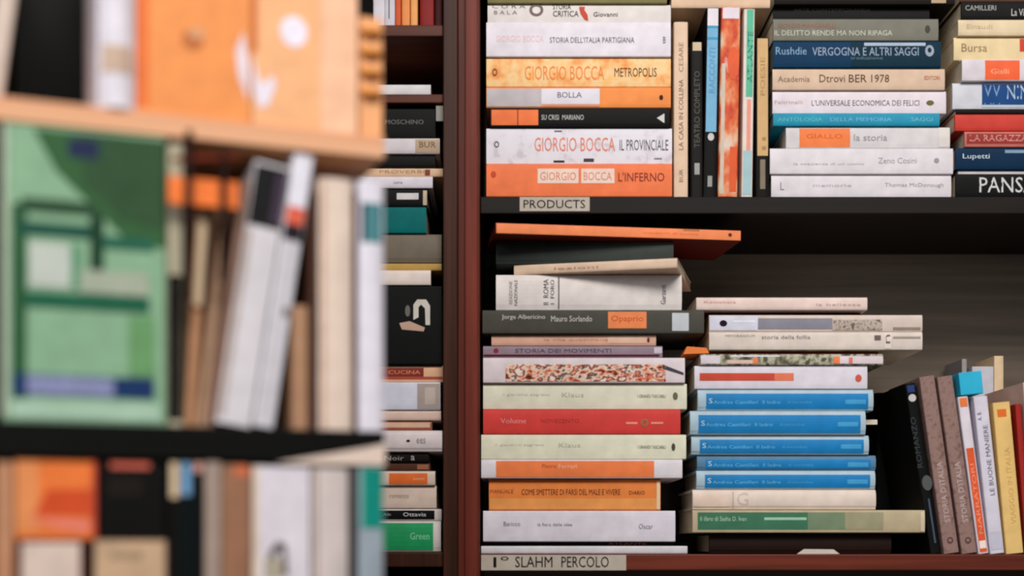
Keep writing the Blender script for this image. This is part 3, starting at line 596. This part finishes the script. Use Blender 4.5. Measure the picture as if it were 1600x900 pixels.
# --- upper board things
ROT = RT + .0001
face_book(24, -150, 150, 158, .03, (14, 15, 12), 'blurred black book on the rack beside the white rounded spine', v=.145, zb=ROT)
fbook(-28, -150, 2, 160, (206, 186, 172), 'blurred pale leaning book at the top left corner', v=.012, lean=7.5, zb=ROT)
fbook(152, -150, 212, 162, (222, 216, 224), 'blurred white rounded spine on the rack beside the orange albums', [
   ('b', 158, 75, 206, 118, (196, 168, 148))], v=.004, zb=ROT, hard=True, bulge=.007)
OL = (234, 146, 80)
face_book(213, -150, 392, 163, .03, OL, 'blurred left orange album with a dull brown knob on its cover', [
   ('b', 213, -150, 232, 175, (228, 112, 50)), ('o', 300, 62, 17, 17, (186, 104, 52)), ('o', 306, 52, 13, 9, (206, 150, 110)),
   ('p', [(368, 70), (380, 40), (388, 90), (388, 150), (372, 110)], (228, 214, 222))], v=.003, zb=ROT, name='album', cat='album')
face_book(394, -150, 558, 172, .03, (238, 176, 126), 'blurred right orange album with a round white emblem', [
   ('b', 500, -150, 558, 240, (240, 188, 152)), ('b', 394, -150, 402, 90, (214, 110, 56)), ('o', 458, 52, 21, 24, (236, 228, 240)),
   ('p', [(394, 95), (402, 128), (412, 140), (426, 122), (430, 140), (418, 172), (404, 176), (396, 150)], (232, 220, 232))], v=.004, zb=ROT, name='album', cat='album')
nb = face_book(561, 28, 597, 200, .024, (238, 170, 116), 'blurred orange ring binder end with bumpy coils at the rack corner', v=.008, zb=ROT, name='ring_binder', cat='ring binder')
for i in range(4):
    zc = U(578, 52 + 32 * i, .008)[1] - ROT
    b = MB(); pts = [(.006 * math.cos(t), -.0005 + .006 * math.sin(t) * .8, zc) for t in [2 * math.pi * k / 12 for k in range(13)]]
    b.tube(pts, .0028, P((214, 140, 60))); b.build('binder_coil', nb, smooth=True)

# --- lower board things
LOT = LT + .0001
g1 = (130, 168, 134)
face_book(4, 203, 258, 657, .018, g1, 'blurred green paperback shown face out with a dark chair picture', [
   ('p', [(50, 208), (258, 208), (258, 380), (200, 375), (150, 330), (85, 270)], (52, 92, 54)),
   ('p', [(120, 208), (258, 208), (258, 350), (190, 340), (130, 290)], (48, 78, 50)),
   ('b', 104, 218, 152, 248, (34, 42, 72)), ('b', 18, 325, 40, 645, (40, 84, 52)), ('b', 32, 316, 152, 338, (44, 74, 50)), ('b', 28, 352, 158, 374, (30, 78, 64)),
   ('b', 138, 335, 160, 425, (26, 60, 40)), ('b', 158, 366, 240, 386, (36, 96, 74)), ('b', 44, 384, 108, 452, (186, 192, 182)), ('b', 108, 384, 122, 452, (84, 140, 104)),
   ('b', 122, 422, 232, 458, (158, 166, 146)), ('b', 40, 460, 232, 484, (28, 92, 66)), ('b', 200, 490, 240, 585, (100, 148, 96)),
   ('b', 18, 588, 240, 620, (26, 52, 96)), ('b', 40, 590, 176, 619, (120, 126, 166)), ('t', 108, 604, 128, 22, 'MANNING', (150, 152, 184)), ('b', 18, 628, 250, 656, (160, 190, 166)), ('b', 4, 205, 12, 655, (176, 188, 166))],
   v=.001, zb=LOT, page_col=(150, 170, 140))
fbook(261, 222, 286, 657, (186, 176, 150), 'blurred narrow grey-cream spine right of the green paperback', [('b', 260, 430, 287, 657, (18, 16, 14))], v=.006, zb=LOT)
fbook(289, 330, 306, 657, (172, 124, 90), 'blurred brown spine behind the dark rack bars', [('b', 289, 335, 306, 476, (200, 176, 144)), ('b', 289, 480, 306, 486, (110, 60, 44))], v=.004, lean=3.4, zb=LOT)
fbook(308.5, 296, 320, 657, (178, 140, 112), 'blurred light tan narrow book leaning beside the brown spine', [], v=.004, lean=6.4, zb=LOT)
fbook(322, 276, 334, 657, (140, 106, 90), 'blurred dark taupe book leaning behind the white one', [], v=.004, lean=8.4, zb=LOT)
fbook(336, 255, 392, 657, (212, 206, 210), 'blurred leaning white book with a black head on its spine', [
   ('b', 330, 255, 400, 352, (38, 36, 38)), ('b', 372, 262, 400, 345, (62, 50, 66)), ('b', 336, 360, 348, 657, (176, 160, 154))], v=.004, lean=8.6, zb=LOT)
fbook(395, 238, 427, 657, (208, 204, 210), 'blurred leaning pale book with a white head and a red patch', [
   ('b', 390, 240, 430, 318, (222, 218, 228)), ('b', 390, 318, 430, 346, (214, 92, 66)), ('b', 390, 346, 430, 372, (52, 40, 54)), ('b', 414, 478, 430, 492, (120, 116, 116)), ('b', 406, 372, 411, 657, (180, 172, 176))], v=.004, lean=8.6, zb=LOT)
face_book(292, 302, 494, 657, .02, (232, 198, 168), 'blurred tan cardboard folder standing behind the leaning white books', [], v=.145, zb=LOT, name='cardboard_folder', cat='folder')
fbook(457, 478, 481, 657, (170, 128, 98), 'blurred short light brown book between the leaning pale book and the beige one', [], v=.003, zb=LOT)
fbook(484, 300, 495, 657, (74, 46, 36), 'blurred narrow dark brown spine left of the beige one', [], v=.003, zb=LOT)
fbook(498, 280, 551, 675, (222, 200, 184), 'blurred tall beige rounded spine near the rack end', [('b', 498, 280, 508, 675, (196, 158, 136))], v=.002, zb=LOT, hard=True)
fbook(552.5, 300, 558, 675, (84, 50, 44), 'blurred thin dark brown spine near the rack end', [], v=.002, zb=LOT)  # gap between two spines, its shade built as a dark strip
fbook(560, 283, 600, 676, (222, 216, 226), 'blurred white spine with a dark teal band at the rack end', [('b', 560, 318, 600, 380, (70, 124, 130)), ('b', 560, 318, 570, 380, (24, 50, 56))], v=.001, zb=LOT, hard=True)
# dark bars with an orange strip hanging in front of the books
wr = empty('wire_display_hook', W3(U(322)[0], -.012, U(322, 450, -.012)[1]), (0, 0, YAW), 'blurred dark brown bar frame hanging from the tan board with an orange strip', 'display frame')
def wpt(px, py): 
    u, z = U(px, py, -.012); u0, z0 = U(322, 450, -.012); return (u - U(322)[0], 0, z - z0)
def wbar(name, a, c, r, m):
    b = MB(); b.tube([wpt(*a), wpt(*c)], r, m, 10); b.build(name, wr, smooth=True)
DB = P((58, 30, 24))
wbar('upright_bar', (296, 205), (292, 470), .0030, DB); wbar('upright_bar', (350, 236), (348, 440), .0026, DB)
wbar('cross_bar', (268, 249), (374, 247), .0018, P((120, 44, 30)))
b = MB(); pa = wpt(264, 316); pb = wpt(374, 283); b.box(pa[0], .003, pa[2], pb[0], .0055, pb[2], P((240, 120, 52))); b.build('orange_strip', wr, .0006)
b = MB(); b.tube([(wpt(296, 205)[0], 0, wpt(296, 205)[2]), (wpt(296, 200)[0], .005, min(wpt(296, 200)[2], RB - wr.location.z - .006)), (wpt(296, 195)[0], .011, RB - wr.location.z - .0060)], .003, DB, 10); b.build('hook', wr, smooth=True)

# pale wedge shaped booklet between the lower board and the books under it
b = MB(); u0, u1 = U(432)[0], UR; zt = LB
b.prism([(-(u1 - u0) / 2, 0), ((u1 - u0) / 2, 0), ((u1 - u0) / 2, LT - .0095 - (LB - .0008)), (-(u1 - u0) / 2 + .004, .001)], 0, .14, PAPER((232, 208, 192)), lambda p, q, t: (p, t, q))
r_ = b.build('booklet'); r_.location = W3((u0 + u1) / 2, -.001, LB - .0012); r_.rotation_euler = (0, 0, YAW); tag(r_, 'blurred pale booklet wedged under the end of the black board', 'booklet')

# --- bottom row of the rack
BB = BT + .0001
fbook(-6, 722, 22, 900, (186, 132, 98), 'blurred tan spine at the lower left corner', v=.003, zb=BB)
base1 = face_book(26, 843, 132, 900, .05, (92, 40, 32), 'blurred thick dark red book with pale page edges, lower left', [('b', 34, 848, 125, 1200, (214, 192, 178))], v=.003, zb=BB, hard=True)
zz = U(78, 842, .003)[1]
face_book(24, 720, 150, 840, .03, (230, 118, 54), 'blurred bright orange book standing on the dark red one', [
   ('b', 24, 720, 60, 832, (226, 140, 84)), ('p', [(74, 764), (142, 764), (142, 806), (52, 806)], (208, 76, 34)), ('p', [(40, 810), (142, 812), (138, 832), (90, 826)], (228, 126, 104)), ('b', 143, 720, 150, 840, (196, 70, 50))], v=.004, zb=zz)
face_book(146, 843, 262, 900, .05, (70, 44, 34), 'blurred thick tan book under the black one, bottom row', [('b', 148, 845, 258, 1200, (196, 162, 130)), ('b', 172, 862, 222, 874, (160, 134, 104))], v=.003, zb=BB, hard=True)
zz2 = U(204, 842, .003)[1]
face_book(154, 722, 258, 840, .03, (20, 19, 17), 'blurred black book with a red title line, bottom row', [('b', 172, 718, 234, 732, (206, 100, 80)), ('b', 168, 745, 222, 776, (48, 36, 30))], v=.004, zb=zz2)
fbook(264, 722, 281, 900, (24, 20, 17), 'blurred narrow black spine with a cream head, bottom row', [('b', 266, 722, 279, 778, (216, 190, 156))], v=.003, zb=BB)
fbook(282, 722, 300, 900, (12, 26, 28), 'blurred dark navy spine with a blue head, bottom row', [('b', 283, 722, 299, 774, (112, 158, 196))], v=.003, zb=BB)
fbook(301, 722, 318, 900, (14, 24, 25), 'blurred dark spine with a pink head, bottom row', [('b', 302, 722, 316, 738, (206, 150, 136))], v=.003, zb=BB)
fbook(320, 722, 346, 900, (160, 140, 128), 'blurred taupe spine, bottom row', v=.002, zb=BB)
fbook(347, 726, 391, 900, (150, 106, 80), 'blurred brown spine with a rust head, bottom row', [('b', 366, 722, 392, 745, (206, 110, 74))], v=.004, zb=BB)
face_book(395, 729, 484, 900, .03, (218, 210, 218), 'blurred white book face out with a dark arch picture, bottom row', [
   ('b', 395, 722, 404, 1300, (220, 196, 170)), ('p', [(416, 900), (420, 862), (432, 846), (446, 850), (450, 900), (442, 900), (440, 862), (432, 860), (426, 900)], (84, 72, 68)), ('b', 412, 872, 442, 905, (170, 160, 140))], v=.002, zb=BB)
fbook(488, 732, 545, 900, (206, 192, 188), 'blurred pale grey rounded spine, bottom row', [('b', 488, 732, 496, 1300, (160, 130, 116))], v=.002, zb=BB, hard=True)
fbook(547, 730, 557, 900, (66, 62, 60), 'blurred narrow dark grey spine left of the teal one', v=.002, zb=BB)
fbook(560, 730, 599, 900, (148, 158, 168), 'blurred teal and grey-blue spine at the rack end, bottom row', [('b', 566, 724, 597, 826, (0, 132, 118)), ('b', 560, 724, 567, 826, (110, 160, 156))], v=.001, zb=BB)
